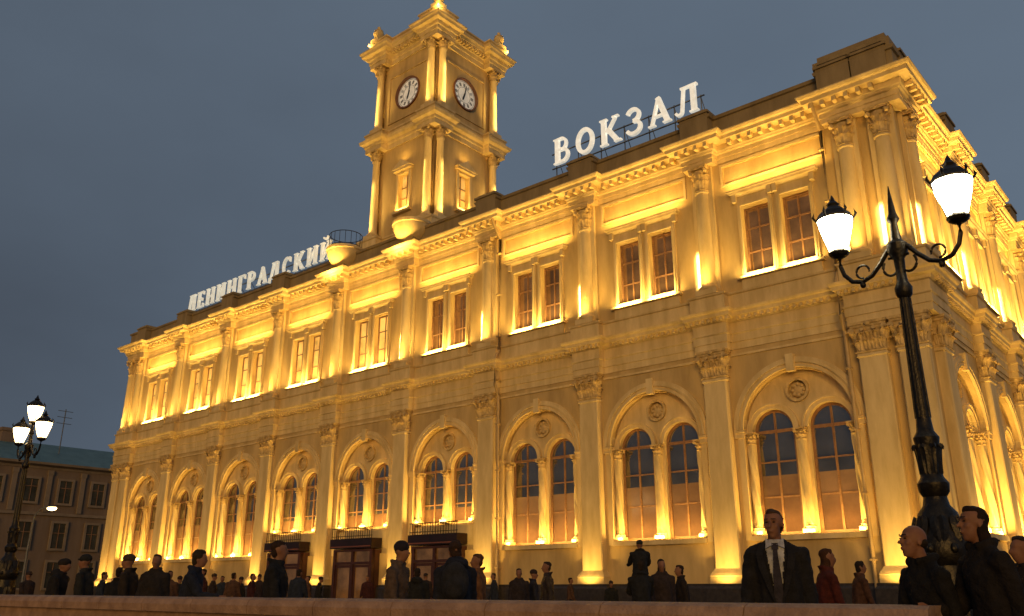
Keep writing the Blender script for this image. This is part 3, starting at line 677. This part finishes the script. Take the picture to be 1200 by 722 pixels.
    L=[(hem,0,.185*hw,.145*hw),(hem+.01,0,.19*hw,.15*hw),(.95 if hem<.9 else hem+.05,0,.178,.14),(1.1,0,.165,.13),(1.25,0,.178,.135),(1.35,.005,.182,.125),(1.41,.01,.15,.105),(1.45,.012,.112,.088),(1.49,.014,.082,.078),(1.52,.016,.074,.074)]
    if hem<.8: L.insert(2,((hem+.95)/2,0,.185,.148))
    rs(L)
    for sd in (-1,1):
        sh,el,wr=A[sd]; b.ell(sh+Vector((-sd*.02,0,-.01)),(.07,.075,.06),12); b.cap(up((sd*.08,.012,1.455)),sh+Vector((0,0,.005)),.05,.058,10); b.cap(sh,el,.066,.055,12); b.cap(el,el.lerp(wr,.93),.056,.045,12)
    if not suit and vox<.025:
        c0=up((0,.018,1.515)); b.tube([(c0.x+.078*math.cos(R(a)),c0.y+.078*math.sin(R(a)),c0.z+.02*math.sin(R(a))) for a in range(-60,245,20)],.026,8)
    if hood: b.ell(up((0,.07,1.5)),(.12,.09,.08),12)
    cut=None
    if suit:
        def cut(c): return c.y<-.03 and c.z>1.0 and abs(c.x)<.008+(c.z-1.0)*.135 and c.z<1.56
    bake(b,max(vox*.8,.011),'coat',cloth(coat),root,2,.020,cut)
    if suit:
        b=B(); rs([(.93,0,.15,.108),(1.1,0,.15,.109),(1.25,0,.16,.113),(1.36,0,.155,.106),(1.43,.0,.12,.086),(1.48,0,.066,.064),(1.52,-.004,.058,.060)]); bake(b,.013,'shirt',cloth((.42,.42,.46)),root,2,.002)
        b=B(); zt=dz
        b.rings([[(-w,yy,z+zt),(w,yy,z+zt),(w,yy+.03,z+zt),(-w,yy+.03,z+zt)] for z,w,yy in ((.98,.004,-.140),(1.03,.036,-.142),(1.25,.028,-.138),(1.38,.018,-.124),(1.44,.015,-.104),(1.445,.024,-.106),(1.49,.022,-.090))]); b.obj('tie',cloth((.035,.03,.04)),root)
        for sd in (-1,1):
            b=B(); pts=[(.012,-.158,1.02),(.04,-.155,1.15),(.07,-.150,1.3),(.088,-.132,1.4),(.075,-.07,1.49)]; w=[.01,.035,.055,.05,.03]
            vs=[]
            for (xx,yy,zz),ww in zip(pts,w): vs.append([b.bm.verts.new((sd*xx,yy,zz+zt)),b.bm.verts.new((sd*(xx+ww),yy-.004,zz+zt+.01))])
            for p,q in zip(vs,vs[1:]): b.bm.faces.new([p[0],p[1],q[1],q[0]])
            o=b.obj('lapel',cloth(coat),root); md=o.modifiers.new('s','SOLIDIFY'); md.thickness=.012
            b=B(); b.rings([[(sd*.012,-.085,1.475+zt),(sd*.065,-.075,1.45+zt),(sd*.062,-.03,1.53+zt)],[(sd*.012,-.097,1.478+zt),(sd*.068,-.085,1.452+zt),(sd*.065,-.037,1.533+zt)]]); b.obj('collar',cloth((.42,.42,.46)),root)
    if vox<.014:
        for sd in (-1,1):
            b=B(); b.ell(hd(sd*.03,-.0765,.012),(.012,.008,.005),10,RT); b.obj('eye',cloth((.03,.02,.015),.2),root,True)
            b=B(); b.cap(hd(sd*.016,-.092,.036),hd(sd*.046,-.08,.036),.004,.003,6); b.obj('eyebrow',cloth(hair),root,True)
    if hat:
        b=B(); b.ell(hd(0,.012,.055),(.08,.097,.08),16,RT)
        if brim: b.ell(hd(0,-.07,.045),(.065,.06,.012),12,RT)
        bake(b,max(vox*.6,.01),'hat',cloth(hat),root,1,.006)
    elif not bald:
        b=B(); b.ell(hd(0,.032,.045),(.074,.082,.074),16,RT); b.ell(hd(.004,.012,.085),(.060,.074,.034),12,RT)
        b.ell(hd(0,.058,-.02),(.064,.046,.07),12,RT)
        if long_hair:
            b.ell(hd(0,.065,-.1),(.068,.045,.11),12,RT); b.ell(hd(.064,.035,-.06),(.02,.04,.08),10,RT); b.ell(hd(-.064,.035,-.06),(.02,.04,.08),10,RT)
        bake(b,max(vox*.7,.009),'hair',cloth(hair),root,1,.018)
    elif vox<.014:
        b=B(); b.ell(hd(0,.045,.0),(.069,.054,.045),14,RT); bake(b,.009,'hair',cloth(hair),root,1,.008)
    return root
TOC=R(40); AWAY=R(220); LEFT=R(-50); RIGHT=R(130)
person(912,6.9,1.83,TOC-R(18),'man in dark suit coat with white shirt and tie facing the camera',coat=(.014,.013,.016),hair=(.05,.025,.012),suit=True,stride=14,arms=((4,9,16),(-4,9,14)),hem=.72,vox=.012,width=1.04,headturn=-14)
person(1097,5.6,1.66,LEFT+R(8),'balding person in black coat passing the foot of the lamp post',coat=(.010,.009,.010),bald=True,vox=.013,hem=.7,stride=24,lean=10,width=1.0,nod=-8)
person(1163,5.3,1.73,LEFT+R(4),'woman with dark hair in black coat at the far right, walking left',coat=(.014,.011,.011),hair=(.016,.008,.005),long_hair=True,vox=.013,hem=.6,lean=5,width=.98,arms=((15,6,70),(-15,6,25)),nod=-6)
person(1203,6.6,1.62,LEFT,'dark figure cut by the right edge of the picture',coat=(.02,.014,.012),hem=.6,long_hair=True)
person(966,10,1.68,RIGHT,'person in dark red coat just behind the man in suit',coat=(.07,.014,.01),hem=.7,long_hair=True,hair=(.05,.02,.01),lean=4)
person(1004,14.5,1.68,RIGHT,'person in brown jacket right of the dark red coat',coat=(.08,.035,.02),legs=(.03,.02,.02),lean=6)
person(751,14.5,1.66,AWAY,'adult in black long coat carrying a child on the shoulders',hem=.5,arms=((40,4,95),(40,4,95)),stride=8)
cx,cy=at(751,14.5)
person(0,0,1.15,AWAY,'small child in black coat and hat riding on an adult\'s shoulders',hat=(.02,.02,.02),sit=True,pos=(cx-.02,cy+.04),z0=.84,arms=((40,8,40),(40,8,40)),width=1.15,brim=True)
person(776,15.3,1.70,TOC,'woman in dark long coat beside the adult with the child',hem=.45,long_hair=True,coat=(.03,.02,.02),stride=5)
person(800,17,1.68,LEFT,'slim man in black alone below the second window from the corner',coat=(.02,.014,.012),lean=4)
person(608,19,1.66,TOC,'leftmost of the three dark figures near the drainpipe',coat=(.025,.018,.02))
person(625,19.6,1.64,RIGHT,'middle one of the three dark figures near the drainpipe, slightly shorter',coat=(.02,.02,.03),hat=(.03,.02,.02))
person(641,17.5,1.76,LEFT,'tallest and rightmost of the three dark figures near the drainpipe',coat=(.03,.02,.015))
person(534,9.6,1.79,AWAY+R(20),'man in navy jacket with pale trousers walking away in the centre',coat=(.014,.015,.025),legs=(.18,.16,.16),width=1.06,hood=True,hair=(.03,.015,.01),stride=26,lean=5)
person(559,13,1.74,LEFT,'person in orange brown jacket behind the navy jacket man',coat=(.14,.06,.025),hair=(.06,.03,.015))
person(462,10,1.76,RIGHT-R(20),'person in grey brown jacket and dark beanie near the entrance',coat=(.085,.055,.04),hat=(.02,.015,.02),legs=(.03,.03,.04),hem=.7,width=1.0,lean=5)
person(488,17,1.62,AWAY,'short person in black with hood right of the beanie wearer',coat=(.015,.015,.015),hood=True,width=1.1)
person(322,10.2,1.78,RIGHT,'man in black jacket standing left of the entrances',coat=(.014,.013,.014),hair=(.03,.015,.01),headturn=20,width=1.04)
person(218,11.2,1.77,LEFT+R(180),'person in dark blue jacket striding right',coat=(.014,.017,.03),stride=28,hair=(.03,.02,.01),arms=((35,8,50),(-20,8,20)),lean=9)
person(178,13.6,1.76,TOC,'person in black coat left of the dark blue jacket',coat=(.02,.016,.016),hem=.6)
person(150,13.8,1.76,LEFT,'woman in brown fur hat and dark coat, third from the left',coat=(.025,.018,.014),hat=(.05,.03,.02),hem=.5,width=1.1,lean=5)
person(135,15.5,1.6,AWAY,'person in black behind the woman in fur hat',coat=(.015,.014,.016))
person(97,14.2,1.77,LEFT,'man in black jacket and cap, second from the left',coat=(.02,.02,.02),hat=(.015,.015,.015),width=1.05,brim=True,lean=4)
person(60,15.5,1.75,RIGHT,'stout person in black hooded coat leftmost on the square',coat=(.015,.013,.014),hood=True,hem=.5,width=1.2,hat=(.02,.015,.015),lean=8)
crowd=[(28,22,1.62),(115,24,1.66),(196,21,1.66),(206,26,1.64),(236,24,1.74),(248,28,1.66),(259,30,1.64),(271,27,1.72),(283,31,1.68),(293,27,1.66),(302,33,1.72),(347,24,1.74),(360,28,1.64),(372,32,1.7),(430,34,1.7),(498,31,1.72),(580,28,1.7),(668,30,1.6),(716,27,1.5)]
cols=[((.03,.02,.02),'dark brown coat'),((.02,.025,.04),'dark blue coat'),((.08,.04,.025),'tan jacket'),((.015,.015,.015),'black coat'),((.05,.015,.015),'maroon coat')]
ORD='first second third fourth fifth sixth seventh eighth ninth tenth eleventh twelfth thirteenth fourteenth fifteenth sixteenth seventeenth eighteenth nineteenth'.split()
PROTO={}
for i,(px,t,h) in enumerate(crowd):
    c,nm=cols[i%5]; lab='small far figure in %s, %s from the left in the distant crowd'%(nm,ORD[i]); rz=[LEFT,RIGHT,TOC,AWAY][i%4]+R((i*37)%50-25)
    if i<5:
        o=person(px,t,h,rz,lab,coat=c,vox=.028,hem=.6 if i%2 else .8,hat=(.03,.02,.02) if i%3==0 else None,group='distant figures on the square',lean=(i*5)%9,stride=8+(i*7)%22)
        PROTO[i]=(o,[q for q in PENDING if q.parent==o])
    else:
        src,kids=PROTO[i%5]; r=src.copy(); PENDING.append(r); x,y=at(px,t); r.location=(x,y,0); r.rotation_euler=(0,0,rz); s=h/1.75; w=s*(.95+.05*(i%4)); r.scale=(w,w,s); r['label']=lab
        for q in kids:
            d=q.copy(); PENDING.append(d); d.parent=r
x,y=at(534,9.6)
bg=B(); bg.ell((0,0,0),(.16,.09,.22),14); bg.ell((0,-.07,-.06),(.11,.05,.12),10); o=bake(bg,.015,'backpack',cloth((.02,.02,.025)),None,1,.006); o.location=(x+.15,y-.17,1.27); o.rotation_euler=(0,0,TOC); tag(o,'dark backpack on the back of the man in navy jacket','backpack')
# ---------------------------------------------------------------- world
w=bpy.data.worlds.new('World'); scene.world=w; w.use_nodes=True; nt=w.node_tree; N=nt.nodes; LK=nt.links
bgd=N['Background']; tc=N.new('ShaderNodeTexCoord'); mp=N.new('ShaderNodeMapping'); mp.inputs['Scale'].default_value=(1,1,1.8); mp.inputs['Location'].default_value=(.3,.1,.2)
nz=N.new('ShaderNodeTexNoise'); nz.inputs['Scale'].default_value=1.5; nz.inputs['Detail'].default_value=6; nz.inputs['Roughness'].default_value=.5
dt=N.new('ShaderNodeVectorMath'); dt.operation='DOT_PRODUCT'; dt.inputs[1].default_value=(.765,.644,.12)
mr=N.new('ShaderNodeMapRange'); mr.inputs['From Min'].default_value=-.8; mr.inputs['From Max'].default_value=.8
ad=N.new('ShaderNodeMath'); ad.operation='MULTIPLY_ADD'; ad.inputs[1].default_value=.75
rp=N.new('ShaderNodeValToRGB'); e=rp.color_ramp.elements; e[0].position=.3; e[0].color=(.066,.084,.112,1); e[1].position=1.0; e[1].color=(.135,.180,.240,1); q=e.new(.62); q.color=(.100,.132,.176,1)
LK.new(tc.outputs['Generated'],mp.inputs['Vector']); LK.new(mp.outputs[0],nz.inputs['Vector']); LK.new(tc.outputs['Generated'],dt.inputs[0]); LK.new(dt.outputs['Value'],mr.inputs['Value'])
mh=N.new('ShaderNodeMath'); mh.operation='MULTIPLY'; mh.inputs[1].default_value=.5; LK.new(mr.outputs['Result'],mh.inputs[0])
LK.new(nz.outputs['Fac'],ad.inputs[0]); LK.new(mh.outputs[0],ad.inputs[2]); LK.new(ad.outputs[0],rp.inputs['Fac']); LK.new(rp.outputs['Color'],bgd.inputs['Color']); bgd.inputs['Strength'].default_value=1.0
sl=bpy.data.lights.new('added_warm_wash','SUN'); sl.energy=1.4; sl.angle=R(25); sl.color=(1,.57,.15); so=bpy.data.objects.new('added_warm_wash',sl); PENDING.append(so)  # added sun lamp, a warm orange fill washing the facade at dusk
so.rotation_euler=Vector((-.6,1,-.16)).to_track_quat('-Z','Y').to_euler()
for o in PENDING: COL.objects.link(o)
# ---------------------------------------------------------------- camera
cam=bpy.data.cameras.new('camera'); cam.lens=30; cam.sensor_width=36; cam.clip_end=3000; co=bpy.data.objects.new('camera',cam); COL.objects.link(co)
co.location=(CX,CY,CZ); co.rotation_euler=(R(90+18.2),0,R(40.65)); scene.camera=co
scene.view_settings.view_transform='Standard'; scene.view_settings.look='None'; scene.view_settings.exposure=0
